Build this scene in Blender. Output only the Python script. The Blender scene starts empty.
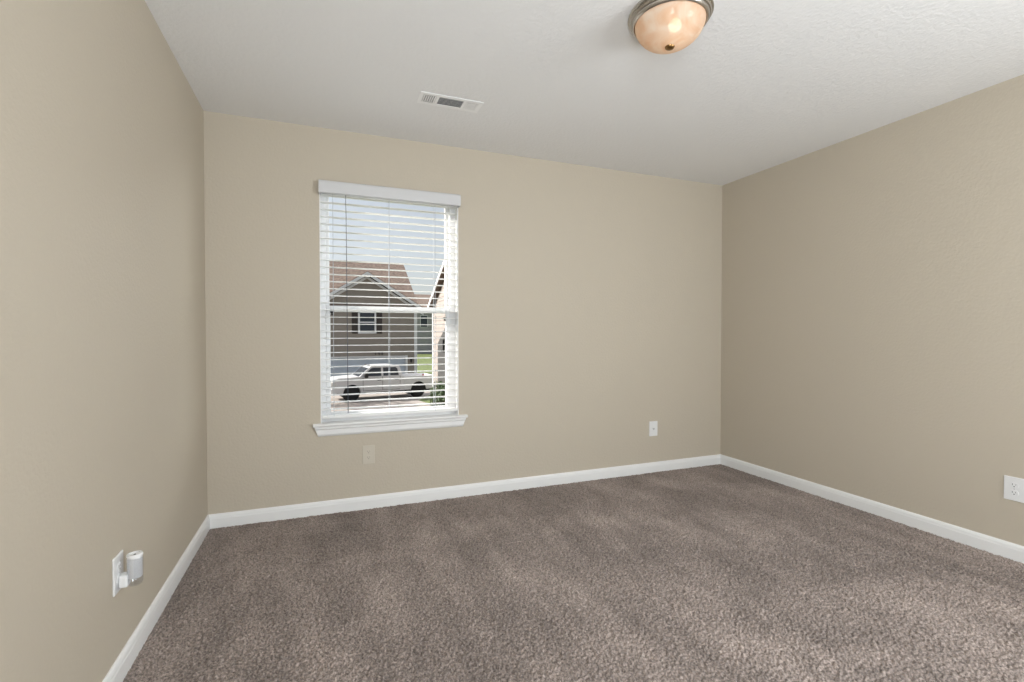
import bpy, bmesh, math, random
import numpy as np
from mathutils import Vector, Matrix
C = bpy.context.scene
COL = C.collection
PI = math.pi
random.seed(7)

# ------------------------------------------------------------------ camera
LENS_PX = 483.65
cam = bpy.data.cameras.new('camera')
cam.sensor_width = 36.0
cam.lens = LENS_PX / 1024 * 36
cam.clip_start = 0.02
cam.clip_end = 600
cam_o = bpy.data.objects.new('camera', cam)
COL.objects.link(cam_o)
cam_o.location = (0.6349, 0.0, 1.1473)
cam_o.rotation_euler = (math.radians(90 - 0.9255), 0, math.radians(-21.4135))
C.camera = cam_o

# ------------------------------------------------------------------ view, world, sun, big lights
C.view_settings.view_transform = 'Standard'
C.view_settings.look = 'None'
C.view_settings.exposure = -0.03
C.view_settings.gamma = 1.0
C.view_settings.use_curve_mapping = False

SUN_DIR = Vector((-2.0, 1.0, 1.4)).normalized()
w = bpy.data.worlds.new('sky_world')
C.world = w
w.use_nodes = True
nt = w.node_tree
nt.nodes.clear()
sky = nt.nodes.new('ShaderNodeTexSky')
sky.sky_type = 'NISHITA'
sky.sun_disc = False
sky.sun_elevation = math.asin(SUN_DIR.z)
sky.sun_rotation = math.atan2(SUN_DIR.x, SUN_DIR.y)
sky.air_density = 1.0
sky.dust_density = 2.0
sky.ozone_density = 1.0
hs = nt.nodes.new('ShaderNodeHueSaturation')
hs.inputs['Saturation'].default_value = 0.36
bg = nt.nodes.new('ShaderNodeBackground')
bg.inputs['Strength'].default_value = 0.165
wo = nt.nodes.new('ShaderNodeOutputWorld')
nt.links.new(sky.outputs[0], hs.inputs['Color'])
nt.links.new(hs.outputs[0], bg.inputs['Color'])
nt.links.new(bg.outputs[0], wo.inputs['Surface'])


def light(name, kind, loc, energy, color, rot=None, **kw):
    l = bpy.data.lights.new(name, kind)
    l.energy = energy
    l.color = color
    for k, v in kw.items():
        setattr(l, k, v)
    o = bpy.data.objects.new(name, l)
    COL.objects.link(o)
    o.location = loc
    if rot is not None:
        o.rotation_euler = rot
    return o


light('sun', 'SUN', (0, 20, 30), 9.5, (1.0, 0.95, 0.88),
      SUN_DIR.to_track_quat('Z', 'Y').to_euler(), angle=math.radians(0.5))
# second, wide sun added to brighten the left wall through the window
light('fill_sun', 'SUN', (20, 12, 8), 8.0, (0.93, 0.975, 1.0),
      Vector((0.80, 0.58, 0.10)).to_track_quat('Z', 'Y').to_euler(), angle=math.radians(64))
# unseen fill lamps added behind the camera to brighten walls and ceiling
FILL_TINT = (0.885, 0.95, 1.0)
light('fill_lamp_centre', 'AREA', (1.95, -1.5, 0.95), 8, FILL_TINT,
      (math.radians(90 + 38), 0, 0), shape='RECTANGLE', size=2.2, size_y=1.4)
light('fill_lamp_right', 'AREA', (3.45, -0.95, 1.30), 74, FILL_TINT,
      (math.radians(90 + 16), 0, math.radians(62)), shape='RECTANGLE', size=0.9, size_y=1.5)
light('fill_lamp_left', 'AREA', (0.42, -0.95, 1.30), 68, FILL_TINT,
      (math.radians(90 + 16), 0, math.radians(-60)), shape='RECTANGLE', size=0.7, size_y=1.5)

# ------------------------------------------------------------------ room dimensions
W = 3.9027      # inside width
D = 3.29        # back wall plane
F = -0.10       # front wall plane
H = 2.44
BB = 0.079      # baseboard height

# ------------------------------------------------------------------ materials


def mat(name, color, rough=0.6, metal=0.0, spec=0.4, bump=None, vary=None, trans=0.0):
    """bump = (scale, strength, distance[, detail]); vary = (scale, amount)"""
    m = bpy.data.materials.new(name)
    m.use_nodes = True
    n = m.node_tree.nodes
    L = m.node_tree.links
    b = n['Principled BSDF']
    b.inputs['Base Color'].default_value = (*color, 1)
    b.inputs['Roughness'].default_value = rough
    b.inputs['Metallic'].default_value = metal
    b.inputs['Specular IOR Level'].default_value = spec
    tc = n.new('ShaderNodeTexCoord')
    if bump:
        t = n.new('ShaderNodeTexNoise')
        t.inputs['Scale'].default_value = bump[0]
        t.inputs['Detail'].default_value = bump[3] if len(bump) > 3 else 3
        bp = n.new('ShaderNodeBump')
        bp.inputs['Strength'].default_value = bump[1]
        bp.inputs['Distance'].default_value = bump[2]
        L.new(tc.outputs['Object'], t.inputs['Vector'])
        L.new(t.outputs['Fac'], bp.inputs['Height'])
        L.new(bp.outputs['Normal'], b.inputs['Normal'])
    if vary:
        t = n.new('ShaderNodeTexNoise')
        t.inputs['Scale'].default_value = vary[0]
        t.inputs['Detail'].default_value = 4
        r = n.new('ShaderNodeMapRange')
        r.inputs['From Min'].default_value = 0.3
        r.inputs['From Max'].default_value = 0.7
        r.inputs['To Min'].default_value = 1 - vary[1]
        r.inputs['To Max'].default_value = 1 + vary[1]
        mx = n.new('ShaderNodeVectorMath')
        mx.operation = 'SCALE'
        mx.inputs[0].default_value = color
        L.new(tc.outputs['Object'], t.inputs['Vector'])
        L.new(t.outputs['Fac'], r.inputs['Value'])
        L.new(r.outputs[0], mx.inputs['Scale'])
        L.new(mx.outputs[0], b.inputs['Base Color'])
    return m


def striped(name, color, color2, axis, pitch, duty=0.9, rough=0.7, vary=None):
    """lapped boards / courses: a narrow line of color2 every pitch metres along an object axis"""
    m = mat(name, color, rough)
    n = m.node_tree.nodes
    L = m.node_tree.links
    b = n['Principled BSDF']
    tc = n.new('ShaderNodeTexCoord')
    sp = n.new('ShaderNodeSeparateXYZ')
    L.new(tc.outputs['Object'], sp.inputs[0])
    d = n.new('ShaderNodeMath')
    d.operation = 'DIVIDE'
    d.inputs[1].default_value = pitch
    L.new(sp.outputs[axis], d.inputs[0])
    fr = n.new('ShaderNodeMath')
    fr.operation = 'FRACT'
    L.new(d.outputs[0], fr.inputs[0])
    g = n.new('ShaderNodeMath')
    g.operation = 'GREATER_THAN'
    g.inputs[1].default_value = duty
    L.new(fr.outputs[0], g.inputs[0])
    mx = n.new('ShaderNodeMix')
    mx.data_type = 'RGBA'
    mx.inputs['A'].default_value = (*color, 1)
    mx.inputs['B'].default_value = (*color2, 1)
    L.new(g.outputs[0], mx.inputs['Factor'])
    out = mx.outputs['Result']
    if vary:
        t = n.new('ShaderNodeTexNoise')
        t.inputs['Scale'].default_value = vary[0]
        t.inputs['Detail'].default_value = 4
        L.new(tc.outputs['Object'], t.inputs['Vector'])
        r = n.new('ShaderNodeMapRange')
        r.inputs['From Min'].default_value = 0.3
        r.inputs['From Max'].default_value = 0.7
        r.inputs['To Min'].default_value = 1 - vary[1]
        r.inputs['To Max'].default_value = 1 + vary[1]
        L.new(t.outputs['Fac'], r.inputs['Value'])
        s = n.new('ShaderNodeVectorMath')
        s.operation = 'SCALE'
        L.new(out, s.inputs[0])
        L.new(r.outputs[0], s.inputs['Scale'])
        out = s.outputs[0]
    L.new(out, b.inputs['Base Color'])
    return m


def pane_glass(name, tint=(1, 1, 1), gloss=0.05):
    m = bpy.data.materials.new(name)
    m.use_nodes = True
    n = m.node_tree.nodes
    L = m.node_tree.links
    n.remove(n['Principled BSDF'])
    tr = n.new('ShaderNodeBsdfTransparent')
    tr.inputs['Color'].default_value = (*tint, 1)
    gl = n.new('ShaderNodeBsdfGlossy')
    gl.inputs['Roughness'].default_value = 0.02
    mx = n.new('ShaderNodeMixShader')
    mx.inputs[0].default_value = gloss
    L.new(tr.outputs[0], mx.inputs[1])
    L.new(gl.outputs[0], mx.inputs[2])
    L.new(mx.outputs[0], n['Material Output'].inputs['Surface'])
    return m


WALLC = (0.55, 0.49, 0.40)
M_wall = mat('wall_paint', WALLC, 0.62, bump=(75, 0.32, 0.004, 2), spec=0.3)
M_ceil = mat('ceiling_paint', (0.87, 0.87, 0.87), 0.75, bump=(60, 0.5, 0.005, 3), spec=0.2)
M_trim = mat('white_trim_paint', (0.85, 0.85, 0.845), 0.35, bump=(40, 0.05, 0.001))
M_vinyl = mat('white_vinyl', (0.70, 0.70, 0.705), 0.35, bump=(60, 0.03, 0.001))
M_slat = mat('white_blind_slat', (0.88, 0.88, 0.87), 0.4, bump=(30, 0.03, 0.001))
M_valance = mat('white_valance', (0.64, 0.64, 0.65), 0.45, bump=(30, 0.03, 0.001))
M_cord = mat('blind_cord', (0.55, 0.58, 0.62), 0.8, bump=(400, 0.3, 0.0005))
M_wand = mat('smoky_wand', (0.10, 0.11, 0.13), 0.25, bump=(20, 0.02, 0.001))
M_black = mat('black_plastic', (0.02, 0.02, 0.02), 0.5, bump=(40, 0.05, 0.001))
M_glass = pane_glass('window_glass', (0.985, 0.99, 0.99), 0.0)
M_plate = mat('white_plastic', (0.82, 0.82, 0.82), 0.3, bump=(30, 0.03, 0.0005))
M_bplate = mat('painted_over_plate', (0.60, 0.55, 0.465), 0.5, bump=(80, 0.2, 0.001))
M_slot = mat('dark_slot', (0.03, 0.03, 0.03), 0.7, bump=(40, 0.05, 0.001))
M_bslot = mat('paint_choked_slot', (0.16, 0.14, 0.11), 0.8, bump=(40, 0.05, 0.001))
M_screw = mat('screw_steel', (0.6, 0.6, 0.6), 0.35, metal=0.9, bump=(80, 0.05, 0.0005))
M_nickel = mat('brushed_nickel', (0.50, 0.47, 0.43), 0.28, metal=1.0, bump=(160, 0.06, 0.0005))
M_bronze = mat('bronze', (0.30, 0.18, 0.075), 0.3, metal=1.0, bump=(60, 0.05, 0.0005))
M_vent = mat('vent_white', (0.93, 0.93, 0.93), 0.4, bump=(40, 0.04, 0.0005))
M_duct = mat('duct_metal', (0.17, 0.17, 0.175), 0.6, metal=0.1, bump=(20, 0.05, 0.001))
M_cap = pane_glass('frosted_clear_plastic', (0.96, 0.965, 0.975), 0.10)

# carpet
M_carpet = bpy.data.materials.new('brown_carpet')
M_carpet.use_nodes = True
n = M_carpet.node_tree.nodes
L = M_carpet.node_tree.links
b = n['Principled BSDF']
b.inputs['Roughness'].default_value = 0.95
b.inputs['Specular IOR Level'].default_value = 0.05
b.inputs['Sheen Weight'].default_value = 0.15
b.inputs['Sheen Roughness'].default_value = 0.5
tc = n.new('ShaderNodeTexCoord')


def noise(scale, detail, dist=0.0, mapping=None):
    t = n.new('ShaderNodeTexNoise')
    t.inputs['Scale'].default_value = scale
    t.inputs['Detail'].default_value = detail
    t.inputs['Distortion'].default_value = dist
    if mapping:
        mp = n.new('ShaderNodeMapping')
        mp.inputs['Scale'].default_value = mapping[0]
        mp.inputs['Rotation'].default_value = mapping[1]
        L.new(tc.outputs['Object'], mp.inputs[0])
        L.new(mp.outputs[0], t.inputs['Vector'])
    else:
        L.new(tc.outputs['Object'], t.inputs['Vector'])
    return t.outputs['Fac']


def rng(src, a, bb, c, d):
    r = n.new('ShaderNodeMapRange')
    for k, v in zip(('From Min', 'From Max', 'To Min', 'To Max'), (a, bb, c, d)):
        r.inputs[k].default_value = v
    L.new(src, r.inputs['Value'])
    return r.outputs[0]


def mul(a, c):
    k = n.new('ShaderNodeMath')
    k.operation = 'MULTIPLY'
    L.new(a, k.inputs[0])
    L.new(c, k.inputs[1])
    return k.outputs[0]


fine = rng(noise(140, 2), 0.32, 0.68, 0.50, 1.42)              # tufts of darker and lighter yarn
patch = rng(noise(2.2, 3, 0.6), 0.35, 0.68, 0.80, 1.15)         # pile brushed this way and that
strk = rng(noise(3.0, 2, 0.3, ((2.6, 0.5, 1), (0, 0, 0.35))), 0.35, 0.65, 0.88, 1.10)  # vacuum tracks
val = mul(mul(fine, patch), strk)
sc_ = n.new('ShaderNodeVectorMath')
sc_.operation = 'SCALE'
sc_.inputs[0].default_value = (0.335, 0.276, 0.246)
L.new(val, sc_.inputs['Scale'])
L.new(sc_.outputs[0], b.inputs['Base Color'])
bp = n.new('ShaderNodeBump')
bp.inputs['Strength'].default_value = 0.7
bp.inputs['Distance'].default_value = 0.004
L.new(noise(330, 2), bp.inputs['Height'])
L.new(bp.outputs['Normal'], b.inputs['Normal'])

# ------------------------------------------------------------------ mesh helpers


class MB:
    """collects shapes, then links them as ONE mesh object"""

    def __init__(self):
        self.bm = bmesh.new()

    def box(self, x0, x1, y0, y1, z0, z1, bev=0.0, seg=2):
        g = bmesh.ops.create_cube(self.bm, size=1.0)
        vs = g['verts']
        for v in vs:
            v.co = Vector(((x0 + x1) / 2 + v.co.x * (x1 - x0), (y0 + y1) / 2 + v.co.y * (y1 - y0),
                           (z0 + z1) / 2 + v.co.z * (z1 - z0)))
        if bev > 0:
            es = list({e for v in vs for e in v.link_edges})
            bmesh.ops.bevel(self.bm, geom=es, offset=bev, segments=seg, profile=0.5, affect='EDGES')
        return self

    def prism(self, pts, axis, a, b_, cap=True):
        """extrude a 2-D outline along an axis; pts are the other two coordinates in x,y,z order"""
        def mk(p, t):
            if axis == 'x':
                return (t, p[0], p[1])
            if axis == 'y':
                return (p[0], t, p[1])
            return (p[0], p[1], t)
        A = [self.bm.verts.new(mk(p, a)) for p in pts]
        B = [self.bm.verts.new(mk(p, b_)) for p in pts]
        k = len(pts)
        for i in range(k):
            self.bm.faces.new((A[i], A[(i + 1) % k], B[(i + 1) % k], B[i]))
        if cap:
            self.bm.faces.new(A)
            self.bm.faces.new(B[::-1])
        return self

    def face(self, pts):
        self.bm.faces.new([self.bm.verts.new(p) for p in pts])
        return self

    def lathe(self, prof, c=(0, 0, 0), seg=48, axis='z'):
        rings = []
        for r, z in prof:
            ring = []
            for i in range(seg):
                a = 2 * PI * i / seg
                p = (r * math.cos(a), r * math.sin(a), z)
                if axis == 'x':
                    p = (p[2], p[0], p[1])
                elif axis == 'y':
                    p = (p[0], p[2], p[1])
                ring.append(self.bm.verts.new((p[0] + c[0], p[1] + c[1], p[2] + c[2])))
            rings.append(ring)
        for A, B in zip(rings, rings[1:]):
            for i in range(seg):
                self.bm.faces.new((A[i], A[(i + 1) % seg], B[(i + 1) % seg], B[i]))
        if prof[0][0] > 1e-6:
            self.bm.faces.new(rings[0][::-1])
        if prof[-1][0] > 1e-6:
            self.bm.faces.new(rings[-1])
        return self

    def tube(self, pts, r, seg=8):
        rings = []
        pts = [Vector(p) for p in pts]
        for i, p in enumerate(pts):
            t = (pts[min(i + 1, len(pts) - 1)] - pts[max(i - 1, 0)]).normalized()
            u = t.cross(Vector((0, 0, 1)) if abs(t.z) < 0.9 else Vector((1, 0, 0))).normalized()
            v = t.cross(u)
            rr = r[i] if isinstance(r, (list, tuple)) else r
            rings.append([self.bm.verts.new(p + rr * (math.cos(2 * PI * k / seg) * u + math.sin(2 * PI * k / seg) * v))
                          for k in range(seg)])
        for A, B in zip(rings, rings[1:]):
            for i in range(seg):
                self.bm.faces.new((A[i], A[(i + 1) % seg], B[(i + 1) % seg], B[i]))
        self.bm.faces.new(rings[0][::-1])
        self.bm.faces.new(rings[-1])
        return self

    def build(self, name, m, parent=None, smooth=False, label=None):
        bmesh.ops.remove_doubles(self.bm, verts=self.bm.verts, dist=1e-6)
        bmesh.ops.recalc_face_normals(self.bm, faces=self.bm.faces)
        me = bpy.data.meshes.new(name)
        self.bm.to_mesh(me)
        self.bm.free()
        me.materials.append(m)
        if smooth:
            me.polygons.foreach_set('use_smooth', [True] * len(me.polygons))
            try:
                me.set_sharp_from_angle(angle=math.radians(35))
            except Exception:
                pass
        o = bpy.data.objects.new(name, me)
        COL.objects.link(o)
        if parent:
            o.parent = parent
            o.matrix_parent_inverse = parent.matrix_basis.inverted()
        if label:
            o['label'] = label
        return o


def tag(o, label, cat, group=None, kind=None):
    o['label'] = label
    o['category'] = cat
    if group:
        o['group'] = group
    if kind:
        o['kind'] = kind
    return o


def thing(name, loc, label, cat, group=None, kind=None):
    o = bpy.data.objects.new(name, None)
    o.empty_display_size = 0.1
    COL.objects.link(o)
    o.location = loc
    return tag(o, label, cat, group, kind)


def struct(o, label=None, cat=None):
    o['kind'] = 'structure'
    if label:
        o['label'] = label
        o['category'] = cat
    return o


# ------------------------------------------------------------------ room shell
T = 0.15
X0, X1, Z0, Z1 = 0.622, 1.522, 0.555, 2.092     # window opening
wb = MB()
wb.box(-T, X0, D, D + T, -0.2, H + 0.15).box(X1, W + T, D, D + T, -0.2, H + 0.15)
wb.box(X0, X1, D, D + T, -0.2, Z0).box(X0, X1, D, D + T, Z1, H + 0.15)
struct(wb.build('wall_back', M_wall), 'beige back wall with the window', 'wall')
struct(MB().box(-T, 0, -1.9, D, -0.2, H + 0.15).build('wall_left', M_wall), 'textured beige wall on the left', 'wall')
struct(MB().box(W, W + T, -1.9, D, -0.2, H + 0.15).build('wall_right', M_wall), 'plain beige wall on the right', 'wall')
wf = MB()
DX0, DX1, DZ = 0.12, 3.82, 2.40                  # cased opening the photographer stands in
wf.box(0, DX0, F - 0.12, F, 0, H).box(DX1, W, F - 0.12, F, 0, H).box(DX0, DX1, F - 0.12, F, DZ, H)
struct(wf.build('wall_front', M_wall), 'beige wall behind the camera with an open doorway', 'wall')
struct(MB().box(-T, W + T, -2.05, -1.9, -0.2, H + 0.15).build('wall_hall', M_wall), 'far wall of the hall', 'wall')
struct(MB().box(0, W, -1.9, D, H, H + 0.15).build('ceiling', M_ceil), 'white textured ceiling', 'ceiling')

# carpeted floor: a pile of little tufts
step = 0.0034
FC = 0.45          # the tufts are modelled from here on
nx, ny = int(W / step) + 1, int((D - FC) / step) + 1
xs = np.linspace(0, W, nx)
ys = np.linspace(FC, D, ny)
rs = np.random.RandomState(3)


def blur_noise(sig):
    a = rs.randn(ny, nx)
    fy = np.fft.fftfreq(ny)[:, None]
    fx = np.fft.rfftfreq(nx)[None, :]
    k = np.exp(-2 * (PI * sig) ** 2 * (fx ** 2 + fy ** 2))
    o = np.fft.irfft2(np.fft.rfft2(a) * k, s=(ny, nx))
    return o / o.std()


hgt = 0.0034 * blur_noise(0.68) + 0.0008 * blur_noise(24)
X, Y = np.meshgrid(xs, ys)
edge = np.clip(np.minimum(np.minimum(X, W - X), D - Y) / 0.035, 0.0, 1.0)   # tucked down at the baseboards
hgt = np.clip(hgt, -0.010, 0.008) * (0.15 + 0.85 * edge) - 0.004 * (1 - edge)
co = np.stack([X, Y, hgt - 0.002], -1).reshape(-1, 3).astype(np.float32)
me = bpy.data.meshes.new('floor')
nf = (nx - 1) * (ny - 1)
me.vertices.add(nx * ny)
me.vertices.foreach_set('co', co.ravel())
i0 = (np.arange(ny - 1)[:, None] * nx + np.arange(nx - 1)[None, :]).ravel()
lv = np.stack([i0, i0 + 1, i0 + 1 + nx, i0 + nx], -1).astype(np.int32)
me.loops.add(nf * 4)
me.loops.foreach_set('vertex_index', lv.ravel())
me.polygons.add(nf)
me.polygons.foreach_set('loop_start', np.arange(0, nf * 4, 4, dtype=np.int32))
me.polygons.foreach_set('use_smooth', np.ones(nf, dtype=bool))
me.materials.append(M_carpet)
me.update(calc_edges=True)
fl = bpy.data.objects.new('floor', me)
COL.objects.link(fl)
struct(fl, 'brown cut-pile carpet covering the floor', 'carpet')
struct(MB().box(-T, W + T, -1.9, D + T, -0.2, -0.02).box(0, W, -1.9, FC, -0.02, -0.001).build('floor_slab', M_carpet), 'floor under and beyond the carpet', 'floor')

# baseboards: flat board with an eased, stepped top
prof = [(0, -0.01), (0.014, -0.01), (0.014, 0.052), (0.0125, 0.056), (0.0115, 0.066), (0.008, 0.074), (0.004, 0.079), (0, 0.079)]


def base(name, axis, a, b_, org, sgn, label):
    m = MB()
    m.prism([(org + sgn * u, z) for u, z in prof], axis, a, b_)
    struct(m.build(name, M_trim), label, 'baseboard')


base('baseboard_back', 'x', 0, W, D, -1, 'white baseboard under the window wall')
base('baseboard_left', 'y', F, D, 0, 1, 'white baseboard along the left wall')
base('baseboard_right', 'y', F, D, W, -1, 'white baseboard along the right wall')

# ------------------------------------------------------------------ window
win = thing('window_1', (1.077, D, Z0), 'white double hung window in the back wall with stool and apron', 'window', kind='structure')
ZS = 0.575      # stool top
jm = MB()       # jamb liner
jm.box(X0, X0 + 0.006, D - 0.002, D + 0.062, ZS, Z1).box(X1 - 0.006, X1, D - 0.002, D + 0.062, ZS, Z1)
jm.box(X0, X1, D - 0.002, D + 0.062, Z1 - 0.006, Z1)
jm.build('jamb', M_trim, win)
fr = MB()       # vinyl master frame
fw = 0.036
fr_ = 0.046
fr.box(X0, X0 + fw, D + 0.06, D + 0.145, ZS - 0.015, Z1, 0.003).box(X1 - fr_, X1, D + 0.06, D + 0.145, ZS - 0.015, Z1, 0.003)
fr.box(X0 + fw, X1 - fr_, D + 0.06, D + 0.145, Z1 - 0.02, Z1, 0.003).box(X0 + fw, X1 - fr_, D + 0.06, D + 0.145, ZS - 0.015, ZS + 0.022, 0.003)
fr.build('frame', M_vinyl, win)


def sash(name, y, z0, z1, st, rb, rt):
    m = MB()
    a, c = X0 + fw, X1 - fr_
    m.box(a, a + st, y, y + 0.03, z0, z1, 0.003).box(c - st, c, y, y + 0.03, z0, z1, 0.003)
    m.box(a + st, c - st, y, y + 0.03, z0, z0 + rb, 0.003).box(a + st, c - st, y, y + 0.03, z1 - rt, z1, 0.003)
    o = m.build(name, M_vinyl, win)
    MB().box(a + st - 0.004, c - st + 0.004, y + 0.013, y + 0.017, z0 + rb - 0.004, z1 - rt + 0.004).build('pane', M_glass, o)
    return o


ZM = 1.285
sash('upper_sash', D + 0.10, ZM + 0.004, Z1 - 0.02, 0.022, 0.036, 0.02)
low = sash('lower_sash', D + 0.066, ZS + 0.022, ZM + 0.042, 0.026, 0.036, 0.040)
for x, dz_ in ((X0 + fw + 0.036, 0.03), (X1 - fr_ - 0.036, 0.0)):
    lk = MB().box(x - 0.012, x + 0.012, D + 0.054, D + 0.067, ZM - 0.034 + dz_, ZM - 0.026 + dz_, 0.002)
    lk.lathe([(0.010, -0.017), (0.004, -0.010), (0.004, -0.006), (0.010, 0.0)], (x, D + 0.060, ZM - 0.034 + dz_), 12)
    lk.build('tilt_latch', M_black, low, label='black tilt latch under the meeting rail')
st = MB()       # stool with horns, rounded nose
nose = [(D + 0.062, ZS - 0.02), (D + 0.062, ZS), (D - 0.028, ZS), (D - 0.034, ZS - 0.003), (D - 0.037, ZS - 0.009), (D - 0.034, ZS - 0.016), (D - 0.028, ZS - 0.019)]
st.prism(nose, 'x', X0, X1)
nose2 = [(D, ZS - 0.02), (D, ZS)] + nose[2:]
st.prism(nose2, 'x', 0.577, X0).prism(nose2, 'x', X1, 1.580)
st.build('stool', M_trim, win, smooth=True)
ap = MB()       # apron, mitred returns taper inwards
az0, az1 = 0.492, ZS - 0.02
steps = [(0.026, az1), (0.026, az1 - 0.012), (0.018, az1 - 0.020), (0.017, az0 + 0.016), (0.012, az0 + 0.006), (0.006, az0)]
rows = []
for d_, z in steps:
    ins = (az1 - z) / (az1 - az0) * 0.022
    rows.append([ap.bm.verts.new((xx, yy, z)) for xx, yy in ((0.585 + ins, D), (0.585 + ins, D - d_), (1.571 - ins, D - d_), (1.571 - ins, D))])
for A, B in zip(rows, rows[1:]):
    for i in range(4):
        ap.bm.faces.new((A[i], A[(i + 1) % 4], B[(i + 1) % 4], B[i]))
ap.bm.faces.new(rows[0])
ap.bm.faces.new(rows[-1])
ap.build('apron', M_trim, win)

# ------------------------------------------------------------------ blind
bl = thing('window_blind', (1.077, D, Z1), 'white horizontal slat blind hanging open in the window', 'blind')
BY = D + 0.022      # slat centre plane
MB().box(X0 + 0.010, X1 - 0.010, D - 0.004, D + 0.048, 2.046, 2.088, 0.002).build('headrail', M_slat, bl)
va = MB()           # valance: stepped moulding board with short returns
vp = [(D - 0.046, 2.022), (D - 0.051, 2.027), (D - 0.0525, 2.040), (D - 0.0525, 2.062), (D - 0.0515, 2.085), (D - 0.048, 2.097), (D - 0.043, 2.101),
      (D - 0.038, 2.101), (D - 0.038, 2.022)]
va.prism(vp, 'x', 0.6185, 1.5265)
va.box(0.6185, 0.6285, D - 0.038, D - 0.0005, 2.021, 2.101, 0.001).box(1.5165, 1.5265, D - 0.038, D - 0.0005, 2.021, 2.101, 0.001)
va.build('valance', M_valance, bl)
PITCH = 0.0455
n_sl = 32
ztop = 2.025
me_sl = None
for i in range(n_sl):
    z = ztop - i * PITCH
    if z < ZS + 0.058:
        break
    if me_sl is None:
        s = MB()
        up = []
        for k in range(7):
            u = -0.025 + 0.05 * k / 6
            up.append((BY + u, 0.0022 * (1 - (u / 0.025) ** 2)))
        s.prism(up + [(y, zz - 0.0028) for y, zz in up[::-1]], 'x', X0 + 0.009, X1 - 0.009)
        sl = s.build('slat', M_slat, bl, smooth=True)
        me_sl = sl
    else:
        sl = me_sl.copy()
        COL.objects.link(sl)
        sl.parent = bl
        sl.matrix_parent_inverse = bl.matrix_basis.inverted()
    sl.location = (me_sl.location.x, me_sl.location.y, z)
MB().box(X0 + 0.009, X1 - 0.009, BY - 0.025, BY + 0.025, ZS + 0.028, ZS + 0.046, 0.003).build('bottom_rail', M_slat, bl)
for x in (0.702, 1.052, 1.358):
    lc = MB()
    for y in (BY - 0.0262, BY + 0.0262):
        lc.tube([(x, y, 2.05), (x, y, ZS + 0.04)], 0.0013, 6)
    for i in range(n_sl):
        z = ztop - i * PITCH - 0.0032
        if z < ZS + 0.05:
            break
        lc.tube([(x, BY - 0.0262, z), (x, BY + 0.0262, z)], 0.0007, 5)
    lc.build('ladder_cord', M_cord, bl)
wd = MB()
wd.tube([(0.779, D - 0.012, 1.992), (0.781, D - 0.0125, 1.90), (0.787, D - 0.013, 0.66)], 0.0019, 8)
wd.tube([(0.787, D - 0.013, 0.66), (0.787, D - 0.013, 0.635)], [0.0025, 0.0032], 8)
wd.tube([(0.779, D + 0.003, 2.060), (0.779, D - 0.012, 2.052), (0.779, D - 0.012, 1.985)], 0.0018, 6)
wd.build('tilt_wand', M_wand, bl, label='thin smoky tilt wand')

# ------------------------------------------------------------------ ceiling lamp
LX, LY = 1.955, 1.612
lamp = thing('ceiling_light', (LX, LY, H), 'round brushed nickel flush ceiling light with lit alabaster glass bowl', 'ceiling light')
pan = MB().lathe([(0.0, 0.0), (0.164, 0.0), (0.166, -0.005), (0.165, -0.010), (0.161, -0.012), (0.158, -0.013), (0.159, -0.020), (0.156, -0.025), (0.151, -0.026),
                  (0.151, -0.032), (0.147, -0.038), (0.142, -0.040), (0.139, -0.037), (0.139, -0.018), (0.0, -0.016)], (LX, LY, H), 72)
pan.build('pan', M_nickel, lamp, smooth=True)
M_alab = bpy.data.materials.new('alabaster_glass')
M_alab.use_nodes = True
n = M_alab.node_tree.nodes
L = M_alab.node_tree.links
n.remove(n['Principled BSDF'])
tc = n.new('ShaderNodeTexCoord')
f1 = noise(9, 3, 1.6)
cr = n.new('ShaderNodeValToRGB')
cr.color_ramp.elements[0].position = 0.33
cr.color_ramp.elements[0].color = (0.88, 0.66, 0.48, 1)
cr.color_ramp.elements[1].position = 0.70
cr.color_ramp.elements[1].color = (0.97, 0.89, 0.79, 1)
L.new(f1, cr.inputs[0])
tl = n.new('ShaderNodeBsdfTranslucent')
df = n.new('ShaderNodeBsdfDiffuse')
tp = n.new('ShaderNodeBsdfTransparent')
gl = n.new('ShaderNodeBsdfGlossy')
gl.inputs['Roughness'].default_value = 0.12
for q in (tl, df, tp):
    L.new(cr.outputs[0], q.inputs['Color'])
m1 = n.new('ShaderNodeMixShader')
m1.inputs[0].default_value = 0.45
L.new(tl.outputs[0], m1.inputs[1])
L.new(df.outputs[0], m1.inputs[2])
m2 = n.new('ShaderNodeMixShader')
m2.inputs[0].default_value = 0.09
L.new(m1.outputs[0], m2.inputs[1])
L.new(tp.outputs[0], m2.inputs[2])
m3 = n.new('ShaderNodeMixShader')
m3.inputs[0].default_value = 0.012
L.new(m2.outputs[0], m3.inputs[1])
L.new(gl.outputs[0], m3.inputs[2])
L.new(m3.outputs[0], n['Material Output'].inputs['Surface'])
bw = []
for k in range(13):
    a = k / 12 * PI / 2
    bw.append((0.1372 * math.cos(a) ** 0.85, -0.036 - 0.094 * math.sin(a) ** 1.1))
MB().lathe([(r if r > 1e-5 else 0.0, z) for r, z in bw], (LX, LY, H), 72).build('glass_bowl', M_alab, lamp, smooth=True, label='swirled alabaster glass bowl')
fi = MB().lathe([(0.0, -0.127), (0.017, -0.128), (0.0195, -0.131), (0.0185, -0.1345), (0.0145, -0.138), (0.008, -0.1405), (0.0, -0.1412)], (LX, LY, H), 28)
fi.build('finial', M_bronze, lamp, smooth=True, label='dark bronze finial')
M_bulb = bpy.data.materials.new('lit_bulb')
M_bulb.use_nodes = True
bb_ = M_bulb.node_tree.nodes['Principled BSDF']
bb_.inputs['Base Color'].default_value = (0.9, 0.88, 0.85, 1)
bb_.inputs['Emission Color'].default_value = (1.0, 0.86, 0.70, 1)
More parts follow.
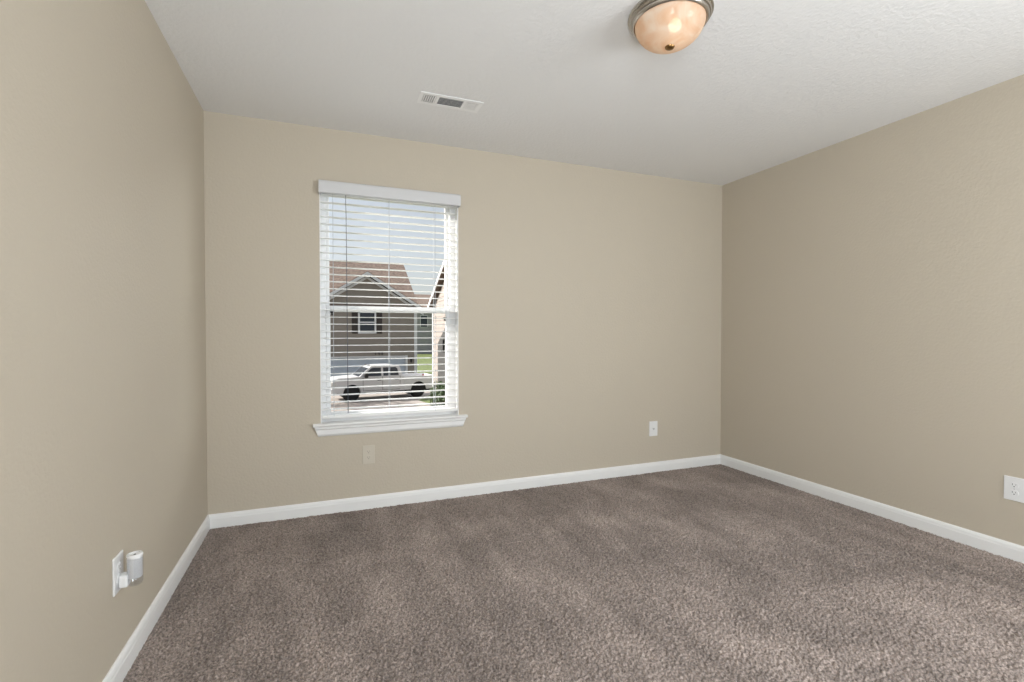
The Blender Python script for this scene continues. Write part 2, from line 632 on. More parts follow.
bb_.inputs['Emission Strength'].default_value = 4.8
BX, BYY, BZ = LX + 0.0, LY - 0.03, H - 0.062
MB().lathe([(0.0, 0.026), (0.012, 0.022), (0.022, 0.012), (0.026, 0.0), (0.022, -0.013), (0.012, -0.022), (0.0, -0.026)], (BX, BYY, BZ), 24).build('bulb', M_bulb, lamp, smooth=True)

# ------------------------------------------------------------------ ceiling vent
VX, VY, VW, VD = 1.309, 2.668, 0.353, 0.136
vent = thing('ceiling_vent', (VX, VY, H), 'white rectangular ceiling air vent with three louvre banks', 'vent')
vf = MB()
xa, xb, ya, yb = VX - VW / 2, VX + VW / 2, VY - VD / 2, VY + VD / 2
mg = 0.022
openings = [(xa + mg, xa + 0.092), (xa + 0.108, xb - 0.108), (xb - 0.092, xb - mg)]
zt, zb = H, H - 0.0036
cuts = [xa] + [v for o_ in openings for v in o_] + [xb]
vf.box(xa, xb, ya, ya + mg + 0.004, zb, zt, 0.002).box(xa, xb, yb - mg - 0.004, yb, zb, zt, 0.002)
for i in range(0, len(cuts), 2):
    vf.box(cuts[i], cuts[i + 1], ya + mg, yb - mg, zb + 0.0006, zt)
vf.build('faceplate', M_vent, vent)
MB().box(xa + mg, xb - mg, ya + mg, yb - mg, H - 0.0006, H - 0.0003).build('duct_throat', M_duct, vent, label='dark duct opening behind the louvres')


def louvre(x0, x1, y0, y1, along, tilt, k):
    m = MB()
    for i in range(k):
        t = (i + 0.5) / k
        c_, s_ = math.cos(tilt) * 0.0055, math.sin(tilt) * 0.0042
        if along == 'y':
            x = x0 + (x1 - x0) * t
            m.prism([(x - c_, H - 0.0036 - s_ * 0.6), (x + c_, H - 0.0036 + s_ * 0.6), (x + c_, H - 0.0030 + s_ * 0.6), (x - c_, H - 0.0030 - s_ * 0.6)], 'y', y0, y1)
        else:
            y = y0 + (y1 - y0) * t
            m.prism([(y - c_, H - 0.0036 - s_ * 0.6), (y + c_, H - 0.0036 + s_ * 0.6), (y + c_, H - 0.0030 + s_ * 0.6), (y - c_, H - 0.0030 - s_ * 0.6)], 'x', x0, x1)
    m.build('louvre_bank', M_vent, vent)


louvre(*openings[0], ya + mg + 0.004, yb - mg - 0.004, 'y', math.radians(40), 6)
louvre(*openings[1], ya + mg + 0.004, yb - mg - 0.004, 'x', math.radians(40), 6)
louvre(*openings[2], ya + mg + 0.004, yb - mg - 0.004, 'y', math.radians(-40), 6)

# ------------------------------------------------------------------ wall plates
# every plate is made facing -Y at the origin, then turned onto its wall


def place(o, loc, rz):
    o.location = loc
    o.rotation_euler = (0, 0, rz)


def plate_thing(name, label, cat, group=None):
    return thing(name, (0, 0, 0), label, cat, group)


def duplex(name, label, pw, ph, mp, ms, loc, rz, group):
    t = plate_thing(name, label, 'outlet', group)
    MB().box(-pw / 2, pw / 2, -0.006, 0, -ph / 2, ph / 2, 0.0025).build('plate', mp, t)
    for s in (-1, 1):
        zc = s * 0.0195
        f_ = MB()
        pts = []
        for k in range(24):
            a = 2 * PI * k / 24
            pts.append((0.0172 * math.cos(a), zc + max(-0.0135, min(0.0135, 0.0172 * math.sin(a)))))
        f_.prism(pts, 'y', -0.0082, -0.004)
        r = f_.build('receptacle', mp, t)
        q = MB().box(-0.0076, -0.0056, -0.0084, -0.0080, zc - 0.001, zc + 0.008)
        q.box(0.0054, 0.0072, -0.0084, -0.0080, zc, zc + 0.007)
        q.lathe([(0.0026, -0.0084), (0.0026, -0.0080)], (0, 0, zc - 0.0065), 12, 'y')
        q.build('slots', ms, r)
    MB().lathe([(0.0028, -0.0072), (0.0028, -0.0055)], (0, 0, 0), 12, 'y').build('screw', M_screw if mp is M_plate else mp, t)
    place(t, loc, rz)
    return t


duplex('wall_outlet', 'beige duplex outlet painted over to match the wall below the window', 0.076, 0.123, M_bplate, M_bslot, (0.913, D, 0.351), 0, None)
duplex('wall_outlet', 'white duplex outlet on the right wall at the photo edge', 0.083, 0.121, M_plate, M_slot, (W, 1.3415, 0.357), -PI / 2, None)
duplex('wall_outlet', 'white outlet low on the left wall behind the plug-in device', 0.080, 0.122, M_plate, M_slot, (0, 1.948, 0.357), PI / 2, None)
jk = plate_thing('jack_plate', 'white cable jack plate low on the back wall near the right corner', 'wall plate')
MB().box(-0.041, 0.041, -0.006, 0, -0.061, 0.061, 0.0025).build('plate', M_plate, jk)
MB().lathe([(0.0075, -0.006), (0.0075, -0.009), (0.005, -0.009), (0.005, -0.016), (0.0, -0.016)], (0, 0, 0.0), 18, 'y').build('jack', M_screw, jk, label='small metal cable jack')
for s in (-1, 1):
    MB().lathe([(0.003, -0.0068), (0.003, -0.0055)], (0, 0, s * 0.0418), 12, 'y').build('screw', M_plate, jk)
place(jk, (3.180, D, 0.358), 0)

# plug-in device in the left outlet
pg = thing('plug_in_freshener', (0.0085, 1.948, 0.325), 'white plug-in air freshener with clear cup plugged into the left wall outlet', 'air freshener')
bd = MB().box(0.0085, 0.034, 1.948 - 0.019, 1.948 + 0.019, 0.310, 0.352, 0.006)
bd.build('plug_body', M_plate, pg)
cx, cy = 0.049, 1.948
M_cart = mat('grey_white_plastic', (0.82, 0.825, 0.83), 0.3, bump=(30, 0.03, 0.0005))
MB().lathe([(0.0195, 0.336), (0.0205, 0.338), (0.0205, 0.407), (0.018, 0.407), (0.0, 0.406)], (cx, cy, 0), 32).build('cartridge', M_cart, pg, smooth=True)
MB().lathe([(0.0205, 0.4045), (0.0225, 0.4065), (0.0228, 0.411), (0.021, 0.4145), (0.016, 0.4148), (0.0155, 0.411), (0.008, 0.4105), (0.0, 0.4105)], (cx, cy, 0), 32).build('rim', M_plate, pg, smooth=True)
MB().lathe([(0.0, 0.309), (0.014, 0.309), (0.019, 0.312), (0.0225, 0.320), (0.0230, 0.398), (0.0222, 0.402), (0.0215, 0.398), (0.021, 0.321), (0.017, 0.314), (0.0, 0.313)],
           (cx, cy, 0), 32).build('clear_cup', M_cap, pg, smooth=True, label='clear plastic cup')
MB().lathe([(0.0, 0.4106), (0.0035, 0.4106), (0.0035, 0.4114), (0.0, 0.4114)], (cx, cy, 0), 12).build('vent_hole', M_slot, pg)

#EXTERIOR#
# ------------------------------------------------------------------ outside, seen through the blind
G = -2.6        # ground level below this upstairs room
M_siding = mat('taupe_siding', (0.30, 0.268, 0.235), 0.7, vary=(1.5, 0.06))
M_cream = mat('cream_siding', (0.31, 0.272, 0.247), 0.7, vary=(2.0, 0.06))
M_gsiding = mat('grey_siding', (0.36, 0.355, 0.365), 0.7, vary=(0.8, 0.06))
M_shingle = striped('brown_shingles', (0.28, 0.21, 0.172), (0.21, 0.155, 0.125), 2, 0.14, 0.86, 0.9, vary=(6, 0.3))
M_dshingle = striped('dark_shingles', (0.17, 0.125, 0.10), (0.12, 0.09, 0.075), 2, 0.14, 0.86, 0.9, vary=(6, 0.3))
M_xtrim = mat('white_outdoor_trim', (0.74, 0.75, 0.77), 0.5, vary=(3, 0.03))
M_soffit = mat('brown_soffit', (0.15, 0.11, 0.085), 0.7, vary=(3, 0.1))
M_shut = mat('dark_brown_shutter', (0.055, 0.045, 0.042), 0.6, vary=(8, 0.15))
M_door = mat('pale_blue_garage_door', (0.50, 0.56, 0.64), 0.5, vary=(2, 0.04))
M_wing = mat('dark_window_glass', (0.05, 0.06, 0.075), 0.15, spec=0.35, vary=(3, 0.1))
M_conc = mat('driveway_concrete', (0.30, 0.262, 0.237), 0.9, bump=(30, 0.3, 0.01), vary=(1.2, 0.14))
M_grass = mat('lawn_grass', (0.115, 0.145, 0.042), 0.95, bump=(9, 1.0, 0.08, 6), vary=(3.0, 0.35))
M_leaf = mat('dark_leaf', (0.05, 0.085, 0.03), 0.6, vary=(5, 0.4))
M_bark = mat('bark', (0.12, 0.085, 0.06), 0.9, bump=(30, 0.6, 0.01))
M_white = mat('white_car_paint', (0.66, 0.66, 0.67), 0.3, spec=0.4, vary=(1, 0.01))
M_tire = mat('tyre_rubber', (0.02, 0.02, 0.021), 0.85, bump=(60, 0.3, 0.003))
M_rim = mat('wheel_metal', (0.35, 0.35, 0.36), 0.35, metal=0.8, bump=(30, 0.05, 0.001))
M_red = mat('red_lens', (0.42, 0.03, 0.03), 0.25, vary=(8, 0.1))
M_lens = mat('clear_lamp_lens', (0.6, 0.6, 0.58), 0.15, vary=(8, 0.1))
M_well = mat('dark_underbody', (0.025, 0.025, 0.026), 0.9, vary=(8, 0.1))

# ground
gx = 90
gm = MB()
nn = 60
for i in range(nn):
    for j in range(nn):
        x0_, x1_ = -60 + 140 * i / nn, -60 + 140 * (i + 1) / nn
        y0_, y1_ = 3.6 + 140 * j / nn, 3.6 + 140 * (j + 1) / nn
        gm.face([(x0_, y0_, G), (x1_, y0_, G), (x1_, y1_, G), (x0_, y1_, G)])
tag(gm.build('lawn', M_grass), 'green lawn around the houses outside the window', 'grass', kind='stuff')
dm = MB()
outl = [(-12, 12), (5.8, 12), (5.8, 25.6), (5.55, 26.9), (6.2, 28.2), (7.0, 29.5), (7.0, 36.05), (-12, 36.05)]
dm.prism(outl, 'z', G - 0.12, G + 0.03)
struct(dm.build('driveway', M_conc), 'pale concrete driveway under the parked white pickup', 'driveway')


def lap(m, axis, plane, out, z0, z1, xfun, pitch=0.17, d=0.022):
    """lapped boards facing -axis; xfun(z) -> (a, b) extent of the course at height z"""
    z = z0
    while z < z1 - 0.01:
        zt_ = min(z + pitch, z1)
        a0, b0 = xfun(z)
        a1, b1 = xfun(zt_)
        if b1 - a1 < 0.02:
            a1 = b1 = (a1 + b1) / 2
            b1 += 0.01
        q = [(a0, plane - d, z), (b0, plane - d, z), (b1, plane - 0.004, zt_), (a1, plane - 0.004, zt_)]
        q += [(a0, plane + 0.02, z), (b0, plane + 0.02, z), (b1, plane + 0.02, zt_), (a1, plane + 0.02, zt_)]
        if axis == 'x':
            q = [(p[1], p[0], p[2]) for p in q]
        v = [m.bm.verts.new(p) for p in q]
        for f in ((0, 1, 2, 3), (7, 6, 5, 4), (0, 4, 5, 1), (2, 6, 7, 3), (1, 5, 6, 2), (0, 3, 7, 4)):
            m.bm.faces.new([v[k] for k in f])
        z += pitch


def slab(m, quad, th):
    """roof slab: four points of the top face, thickened downward"""
    A = [m.bm.verts.new(p) for p in quad]
    B = [m.bm.verts.new((p[0], p[1], p[2] - th)) for p in quad]
    k = len(quad)
    m.bm.faces.new(A)
    m.bm.faces.new(B[::-1])
    for i in range(k):
        m.bm.faces.new((A[i], B[i], B[(i + 1) % k], A[(i + 1) % k]))


# --- taupe house straight across
hs_ = thing('house', (3.65, 36, G), 'taupe sided house with white trimmed gable behind the white pickup', 'house')
HX0, HX1, HY = 0.12, 7.12, 36.0
EZ, PZ, PX = 2.98, 5.2, 3.63
SL = (PZ - EZ) / (HX1 - PX)
m = MB()
GX0, GX1, GZ = 0.86, 6.32, -0.60        # garage opening
lap(m, 'y', HY, 0, G, GZ, lambda z: (GX1, HX1))
lap(m, 'y', HY, 0, G, GZ, lambda z: (-6, GX0))
lap(m, 'y', HY, 0, GZ, EZ, lambda z: (-6, HX1))
m.box(-6, GX0, HY + 0.01, HY + 0.2, G, EZ).box(GX1, HX1, HY + 0.01, HY + 0.2, G, EZ).box(GX0, GX1, HY + 0.01, HY + 0.2, GZ, EZ)
m.box(-6, HX1, HY + 0.2, HY + 10, G, EZ)
m.prism([(HY + 0.2, EZ), (HY + 10, EZ), (HY + 5.2, 6.75)], 'x', -6, HX1 - 0.03)
m.build('siding', M_siding, hs_)
m = MB()
lap(m, 'y', HY, 0, EZ, PZ - 0.1, lambda z: (PX - (PZ - z) / SL, PX + (PZ - z) / SL), 0.17)
m.prism([(PX - (PZ - EZ) / SL, EZ), (PX + (PZ - EZ) / SL, EZ), (PX, PZ)], 'y', HY + 0.01, HY + 0.6)
m.build('gable', M_siding, hs_)
# main roof
m = MB()
RY, RZ = 41.2, 6.92
slab(m, [(-6.4, 35.75, EZ + 0.02), (7.32, 35.75, EZ + 0.02), (7.0, RY, RZ), (-6.4, RY, RZ)], 0.12)
slab(m, [(-6.4, RY, RZ), (7.0, RY, RZ), (7.32, 46.6, EZ), (-6.4, 46.6, EZ)], 0.12)
m.build('roof', M_shingle, hs_)
# front gable roof
m = MB()
zz = PZ + 0.34
ov = 0.55
for s in (-1, 1):
    xe = PX + s * ((HX1 - PX) + ov)
    ze = zz - SL * abs(xe - PX)
    slab(m, [(PX, HY - 0.45, zz), (xe, HY - 0.45, ze), (xe, HY + 0.2, ze), (PX, HY + 4.2, zz)], 0.10)
m.build('gable_roof', M_shingle, hs_)
m = MB()
for s in (-1, 1):       # white rake boards, two steps
    xe = PX + s * ((HX1 - PX) + ov)
    for (yo, dz, hh) in ((HY - 0.49, -0.05, 0.24), (HY - 0.03, -0.30, 0.20)):
        z0_ = zz + dz
        ze = z0_ - SL * abs(xe - PX)
        p = [(PX, z0_), (xe, ze), (xe, ze - hh), (PX, z0_ - hh)]
        m.prism(p, 'y', yo, yo + 0.04)
m.box(-6.4, PX - (HX1 - PX) - ov, 35.66, 35.76, EZ - 0.16, EZ + 0.03)
m.build('rake_trim', M_xtrim, hs_, label='white gable trim boards')
m = MB().box(6.96, 7.18, HY - 0.05, HY + 0.15, G, EZ - 0.1, 0.01)
m.build('corner_board', M_xtrim, hs_, label='white corner board')
wn = MB()
wx0, wx1, wz0, wz1 = 3.0, 4.26, 1.12, 2.72
wn.box(wx0, wx0 + 0.13, HY - 0.06, HY + 0.06, wz0, wz1).box(wx1 - 0.13, wx1, HY - 0.06, HY + 0.06, wz0, wz1)
wn.box(wx0, wx1, HY - 0.06, HY + 0.06, wz1 - 0.12, wz1).box(wx0, wx1, HY - 0.08, HY + 0.06, wz0, wz0 + 0.12).box(wx0, wx1, HY - 0.05, HY + 0.03, 1.88, 1.97)
wo_ = wn.build('window', M_xtrim, hs_)
MB().box(wx0 + 0.1, wx1 - 0.1, HY - 0.04, HY - 0.025, wz0 + 0.1, wz1 - 0.1).build('pane', M_wing, wo_)
for a in (2.58, 4.25):
    s_ = MB().box(a, a + 0.41, HY - 0.07, HY + 0.0, wz0, wz1, 0.01)
    for k in range(14):
        z = wz0 + 0.12 + k * 0.1
        s_.box(a + 0.06, a + 0.35, HY - 0.085, HY - 0.06, z, z + 0.055)
    s_.build('shutter', M_shut, hs_, label='dark brown louvred shutter')
gd = MB()
nr, nc = 5, 4
pw_, ph_ = (GX1 - GX0) / nc, (GZ - G) / nr
gd.box(GX0, GX1, HY + 0.07, HY + 0.12, G, GZ)
for r in range(nr):
    gd.box(GX0, GX1, HY + 0.05, HY + 0.08, G + r * ph_ + 0.01, G + (r + 1) * ph_ - 0.01, 0.008)
    for c in range(nc):
        gd.box(GX0 + c * pw_ + 0.12, GX0 + (c + 1) * pw_ - 0.12, HY + 0.035, HY + 0.06, G + r * ph_ + 0.1, G + (r + 1) * ph_ - 0.1, 0.01)
gd.build('garage_door', M_door, hs_, label='pale panelled garage door')
m = MB().box(GX0 - 0.16, GX0, HY - 0.04, HY + 0.1, G, GZ + 0.12).box(GX1, GX1 + 0.16, HY - 0.04, HY + 0.1, G, GZ + 0.12).box(GX0, GX1, HY - 0.04, HY + 0.1, GZ, GZ + 0.10)
m.build('garage_door_trim', M_xtrim, hs_)


def lantern(parent, x, y, z, nm='coach_light'):
    q = MB().box(x - 0.05, x + 0.05, y - 0.02, y, z - 0.1, z + 0.12, 0.005)
    q.lathe([(0.0, 0.17), (0.03, 0.15), (0.10, 0.11), (0.10, 0.10), (0.075, 0.09), (0.06, -0.12), (0.07, -0.13), (0.03, -0.16), (0.0, -0.18)], (x, y - 0.13, z), 8)
    q.tube([(x, y - 0.01, z + 0.05), (x, y - 0.06, z + 0.12), (x, y - 0.13, z + 0.16)], 0.012, 6)
    return q.build(nm, M_black, parent, label='black wall lantern')


lantern(hs_, 0.45, HY - 0.04, -0.85)
lantern(hs_, 6.72, HY - 0.04, -0.85)
for k, x in enumerate((4.18, 4.38, 4.58)):       # dark house number over the garage door
    nb = MB()
    if k == 0:
        nb.box(x, x + 0.04, HY - 0.05, HY - 0.02, -0.42, -0.22)
    else:
        for a, b2, c, d in ((0, 0.13, 0.15, 0.18), (0, 0.13, 0.065, 0.095), (0, 0.13, -0.02, 0.01), (0 if k == 1 else 0.10, 0.03 if k == 1 else 0.13, 0.065, 0.18), (0.10, 0.13, -0.02, 0.09)):
            nb.box(x + a, x + b2, HY - 0.05, HY - 0.02, c - 0.40, d - 0.40)
    nb.build('house_number_digit', M_black, hs_, label='small dark figure above the garage door')

# --- cream house on the right, its side wall facing us at a glance
ch = thing('house', (6.2, 20, G), 'cream sided house with brown roof edge at the right side of the window view', 'house')
CXX, CY0, CY1 = 6.2, 13.6, 25.85
cez, cpz, cpy = 2.36, 5.70, 19.4
csl = (cpz - cez) / (CY1 - cpy)
m = MB()
lap(m, 'x', CXX, 0, G, cez, lambda z: (CY0, CY1), 0.2)
lap(m, 'x', CXX, 0, cez, cpz - 0.1, lambda z: (cpy - (cpz - z) / csl, cpy + (cpz - z) / csl), 0.2)
m.box(CXX + 0.02, CXX + 9, CY0, CY1, G, cez)
m.prism([(CY0, cez), (CY1, cez), (cpy, cpz)], 'x', CXX + 0.02, CXX + 9)
m.build('siding', M_cream, ch)
MB().box(CXX - 0.04, CXX + 0.1, CY1 - 0.1, CY1 + 0.04, G, cez).build('corner_board', M_xtrim, ch, label='white corner board')
m = MB()
fm = MB()
sm = MB()
for s in (-1, 1):
    ye = cpy + s * (CY1 - cpy + 0.12)
    zt_ = cpz + 0.34
    ze = zt_ - csl * abs(ye - cpy)
    slab(m, [(CXX - 0.25, cpy, zt_), (CXX - 0.25, ye, ze), (CXX + 9.4, ye, ze), (CXX + 9.4, cpy, zt_)], 0.10)
    fm.prism([(cpy, zt_ - 0.04), (ye, ze - 0.04), (ye, ze - 0.22), (cpy, zt_ - 0.22)], 'x', CXX - 0.28, CXX - 0.24)
    slab(sm, [(CXX - 0.23, cpy, zt_ - 0.17), (CXX - 0.23, ye, ze - 0.17), (CXX + 0.01, ye, ze - 0.17), (CXX + 0.01, cpy, zt_ - 0.17)], 0.03)
m.build('roof', M_dshingle, ch)
fm.build('rake_trim', M_xtrim, ch, label='white rake board')
sm.build('soffit', M_soffit, ch, label='brown soffit under the roof edge')
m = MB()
WE = 23.70  # added dark boards with sloping top, standing in for the wall's diagonal shadow
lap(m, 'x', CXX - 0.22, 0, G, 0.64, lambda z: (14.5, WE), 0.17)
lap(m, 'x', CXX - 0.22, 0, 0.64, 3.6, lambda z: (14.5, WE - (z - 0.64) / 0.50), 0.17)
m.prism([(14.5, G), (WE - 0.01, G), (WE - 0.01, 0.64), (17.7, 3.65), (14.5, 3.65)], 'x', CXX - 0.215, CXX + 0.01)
m.build('wall_shade_panel', mat('wall_shade_siding', (0.05, 0.049, 0.047), 0.75, vary=(1.5, 0.06)), ch, label='added dark grey panel shaped like the diagonal shadow on the wall')
lantern(ch, CXX - 0.26, 21.7, 1.40, 'wall_light')
MB().box(CXX - 0.32, CXX - 0.23, 22.25, 22.33, 0.25, 0.85, 0.01).build('utility_box', M_black, ch, label='narrow dark utility box')

# --- grey house far behind the gap
fh = thing('house', (20, 88, G), 'distant grey house seen in the gap between the two nearer houses', 'house')
m = MB()
lap(m, 'y', 88.0, 0, G, 5.7, lambda z: (13.5, 32), 0.3, 0.04)
m.box(13.5, 32, 88.02, 98, G, 5.7)
m.build('siding', M_gsiding, fh)
m = MB()
slab(m, [(12.9, 87.3, 5.5), (32.6, 87.3, 5.5), (32.6, 93, 8.6), (12.9, 93, 8.6)], 0.25)
slab(m, [(12.9, 93, 8.6), (32.6, 93, 8.6), (32.6, 98.7, 5.5), (12.9, 98.7, 5.5)], 0.25)
m.build('roof', M_shingle, fh)
for xx in (17.3, 24.0):
    o_ = MB().box(xx - 0.1, xx + 1.3, 87.92, 88.0, 2.2, 4.4, 0.02).build('window', M_xtrim, fh)
    MB().box(xx, xx + 1.2, 87.90, 87.93, 2.3, 4.3).build('pane', M_wing, o_)

# --- white crew-cab pickup, nose to the left
tk = thing('pickup_truck', (4.07, 31, G + 0.03), 'white crew cab pickup truck parked on the driveway, nose to the left', 'pickup truck')
TX, TY0, TY1, TZ = 1.14, 30.0, 31.95, G + 0.03


def arc(cx_, cz_, r, a0, a1, k=10):
    return [(cx_ + r * math.cos(a0 + (a1 - a0) * i / k), cz_ + r * math.sin(a0 + (a1 - a0) * i / k)) for i in range(k + 1)]


FW, RW, WZ, WR = 1.03, 4.81, 0.40, 0.40
cabl = [(0.10, 0.46), (0.0, 0.66), (0.03, 0.70), (0.02, 1.02), (0.10, 1.13), (0.35, 1.19), (1.45, 1.25), (3.92, 1.22), (3.92, 0.43), (1.6, 0.42)]
cabl = cabl + arc(FW, WZ, 0.47, 0.05, PI - 0.05)[0:]
m = MB()
m.prism([(TX + x, TZ + z) for x, z in cabl], 'y', TY0, TY1)
m.build('body', M_white, tk)
bedl = [(3.94, 0.44), (3.94, 1.17), (5.82, 1.17), (5.85, 1.12), (5.85, 0.55), (5.75, 0.44)] + arc(RW, WZ, 0.47, 0.05, PI - 0.09)
m = MB()
for (a, c) in ((TY0 + 0.01, TY0 + 0.10), (TY1 - 0.10, TY1 - 0.01)):
    m.prism([(TX + x, TZ + z) for x, z in bedl], 'y', a, c)
m.box(TX + 3.94, TX + 5.80, TY0 + 0.08, TY1 - 0.08, TZ + 0.86, TZ + 0.90).box(TX + 3.94, TX + 4.0, TY0 + 0.08, TY1 - 0.08, TZ + 0.5, TZ + 1.16)
m.build('cargo_bed', M_white, tk)
MB().box(TX + 5.78, TX + 5.86, TY0 + 0.12, TY1 - 0.12, TZ + 0.62, TZ + 1.16, 0.015).build('tailgate', M_white, tk)


def side(x, z, far=False, out=0.0):
    o_ = 0.04 + 0.13 * max(0, (z - 1.22)) / 0.56 - out
    return (TX + x, (TY1 - o_) if far else (TY0 + o_), TZ + z)


m = MB()
ghp = [(1.40, 1.22), (1.98, 1.70), (2.12, 1.77), (2.5, 1.80), (3.4, 1.80), (3.66, 1.76), (3.74, 1.68), (3.88, 1.21)]
A = [m.bm.verts.new(side(x, z)) for x, z in ghp]
B = [m.bm.verts.new(side(x, z, True)) for x, z in ghp]
for i in range(len(ghp)):
    j = (i + 1) % len(ghp)
    m.bm.faces.new((A[i], A[j], B[j], B[i]))
m.bm.faces.new(A)
m.bm.faces.new(B[::-1])
m.build('cab', M_white, tk)


def sidewin(pts, name='side_window'):
    for far in (False, True):
        q = MB()
        a = [q.bm.verts.new(side(x, z, far, 0.012)) for x, z in pts]
        c = [q.bm.verts.new(side(x, z, far, -0.02)) for x, z in pts]
        k = len(pts)
        for i in range(k):
            q.bm.faces.new((a[i], a[(i + 1) % k], c[(i + 1) % k], c[i]))
        q.bm.faces.new(a)
        q.bm.faces.new(c[::-1])
        q.build(name, M_wing, tk)


sidewin([(1.62, 1.27), (2.08, 1.66), (2.20, 1.70), (2.64, 1.70), (2.64, 1.26)])
sidewin([(2.76, 1.26), (2.76, 1.70), (3.48, 1.70), (3.58, 1.62), (3.64, 1.26)])
q = MB()
ws = [(1.44, 1.265), (1.96, 1.695)]
p0, p1 = ws
o1, o2 = 0.10, 0.20
q.prism([(TX + p0[0] - 0.02, TZ + p0[1]), (TX + p1[0] - 0.02, TZ + p1[1]), (TX + p1[0] + 0.02, TZ + p1[1] - 0.01), (TX + p0[0] + 0.02, TZ + p0[1] - 0.01)], 'y', TY0 + 0.22, TY1 - 0.22)
q.build('windscreen', M_wing, tk)
for far in (0, 1):
    q = MB()
    yy = TY0 - 0.004 if not far else TY1 + 0.004
    for xx in (1.62, 2.70, 3.70):
        q.box(TX + xx - 0.008, TX + xx + 0.008, yy - 0.003, yy + 0.006, TZ + (0.52 if xx < 3.5 else 0.8), TZ + 1.24)
    q.box(TX + 1.62, TX + 3.70, yy - 0.003, yy + 0.006, TZ + 0.50, TZ + 0.52)
    q.build('door_seams', M_black, tk)
for xx in (2.52, 3.52):
    MB().box(TX + xx - 0.11, TX + xx + 0.11, TY0 - 0.03, TY0 + 0.01, TZ + 1.02, TZ + 1.07, 0.01).build('door_handle', M_black, tk)
mr = MB().box(TX + 1.66, TX + 1.86, TY0 - 0.24, TY0 - 0.06, TZ + 1.20, TZ + 1.42, 0.03).box(TX + 1.74, TX + 1.80, TY0 - 0.08, TY0 + 0.06, TZ + 1.22, TZ + 1.28)
mr.build('wing_mirror', M_black, tk)
for yy in (TY0 + 0.25, TY0 + 0.97, TY1 - 0.25):
    MB().box(TX + 2.10, TX + 2.22, yy - 0.05, yy + 0.05, TZ + 1.77, TZ + 1.82, 0.01).build('roof_marker_lamp', M_black, tk)
bp_ = MB().box(TX - 0.06, TX + 0.25, TY0 + 0.02, TY1 - 0.02, TZ + 0.42, TZ + 0.66, 0.05)
bp_.build('front_bumper', M_white, tk)
MB().box(TX + 5.76, TX + 5.94, TY0 + 0.03, TY1 - 0.03, TZ + 0.45, TZ + 0.60, 0.03).build('rear_bumper', M_rim, tk)
MB().box(TX - 0.005, TX + 0.06, TY0 + 0.45, TY1 - 0.45, TZ + 0.72, TZ + 1.04, 0.02).build('grille', M_well, tk)
for (a, c) in ((TY0 - 0.008, TY0 + 0.38), (TY1 - 0.38, TY1 + 0.008)):
    MB().box(TX - 0.01, TX + 0.20, a, c, TZ + 0.78, TZ + 1.02, 0.03).build('headlamp', M_lens, tk)
for (a, c) in ((TY0 - 0.004, TY0 + 0.14), (TY1 - 0.14, TY1 + 0.004)):
    MB().box(TX + 5.70, TX + 5.87, a, c, TZ + 0.72, TZ + 1.10, 0.02).build('tail_lamp', M_red, tk)
MB().box(TX + 0.45, TX + 5.6, TY0 + 0.3, TY1 - 0.3, TZ + 0.30, TZ + 0.86).build('underbody', M_well, tk)
for xx in (FW, RW):
    m = MB()
    m.lathe([(0.0, TY0 + 0.28), (0.47, TY0 + 0.28), (0.47, TY0 + 0.30), (0.0, TY0 + 0.30)], (TX + xx, 0, TZ + WZ), 24, 'y')
    m.build('wheel_well', M_well, tk)
    for (y0_, sg) in ((TY0 + 0.03, 1), (TY1 - 0.03, -1)):
        tp_ = [(0.24, 0.0), (0.33, -0.005), (0.385, 0.02), (0.40, 0.05), (0.40, 0.21), (0.385, 0.24), (0.24, 0.25)]
        wh = MB().lathe([(r, y0_ + sg * t_) for r, t_ in tp_], (TX + xx, 0, TZ + WZ), 32, 'y').build('wheel', M_tire, tk, smooth=True)
        rm = MB().lathe([(r, y0_ + sg * t_) for r, t_ in ((0.0, 0.03), (0.06, 0.03), (0.07, 0.05), (0.20, 0.06), (0.22, 0.02), (0.245, 0.01), (0.245, 0.2), (0.0, 0.2))], (TX + xx, 0, TZ + WZ), 24, 'y')
        rm.build('rim', M_rim, wh, smooth=True)

# nose turned a little towards this house
tk.rotation_euler.z = math.radians(9)
tk.scale.z = 1.05
tk.location = (3.85, 28.95, G + 0.03)

# --- plants


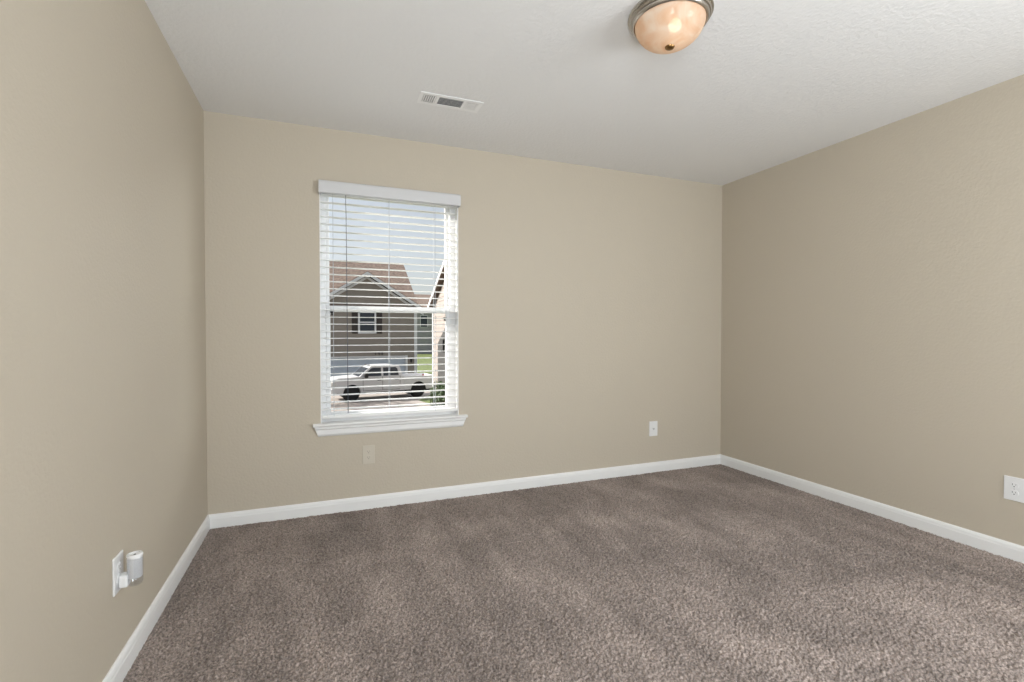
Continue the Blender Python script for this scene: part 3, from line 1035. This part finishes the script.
def leaves(m, c, r, k, size, squash=1.0):
    for _ in range(k):
        d = Vector((random.gauss(0, 1), random.gauss(0, 1), random.gauss(0, 1))).normalized()
        rr = r * random.uniform(0.45, 1.0) ** 0.6
        p = Vector(c) + Vector((d.x * rr, d.y * rr, d.z * rr * squash))
        a = Vector((random.gauss(0, 1), random.gauss(0, 1), random.gauss(0, 1))).normalized()
        u = a.cross(d).normalized() * size * random.uniform(0.7, 1.3)
        v = (u.cross(d).normalized() * 0.6 + d * 0.4) * size
        m.face([p - u, p + v * 0.6, p + u, p - v * 0.6])


def plant(name, x, y, r, h, k, label, cat, group, trunk=0.0, leaf=0.07):
    t = thing(name, (x, y, G), label, cat, group)
    m = MB()
    leaves(m, (x, y, G + trunk + h / 2), r, k, leaf, h / 2 / r)
    me_ = m.bm
    # leaves stay separate faces
    mesh = bpy.data.meshes.new('foliage')
    me_.to_mesh(mesh)
    me_.free()
    mesh.materials.append(M_leaf)
    o = bpy.data.objects.new('foliage', mesh)
    COL.objects.link(o)
    o.parent = t
    o.matrix_parent_inverse = t.matrix_basis.inverted()
    s = MB()
    s.tube([(x, y, G), (x + 0.02, y, G + trunk + h * 0.3), (x, y + 0.03, G + trunk + h * 0.7)], [0.05 + trunk * 0.03, 0.04 + trunk * 0.02, 0.01], 8)
    for q_ in range(6):
        a = q_ * 1.05
        z = G + trunk + h * 0.25
        s.tube([(x, y, z), (x + math.cos(a) * r * 0.4, y + math.sin(a) * r * 0.4, z + h * 0.2), (x + math.cos(a) * r * 0.7, y + math.sin(a) * r * 0.7, z + h * 0.4)], [0.03, 0.02, 0.006], 6)
    s.build('trunk' if trunk else 'stem', M_bark, t)
    return t


for i, (x, y, r, h) in enumerate(((5.46, 21.5, 0.36, 1.65), (5.44, 20.6, 0.38, 1.7), (5.46, 19.7, 0.38, 1.75))):
    plant('shrub', x, y, r, h, 700, ('dark green shrub at the far corner of the cream house', 'dark green shrub in the middle of the row by the cream house',
                                      'dark green shrub nearest in the row by the cream house')[i], 'shrub', 'shrubs along the cream house')
plant('street_tree', -1.4, 27.9, 1.5, 2.6, 620, 'young leafy tree beside the driveway, left of the window view', 'tree', None, trunk=1.9, leaf=0.15)
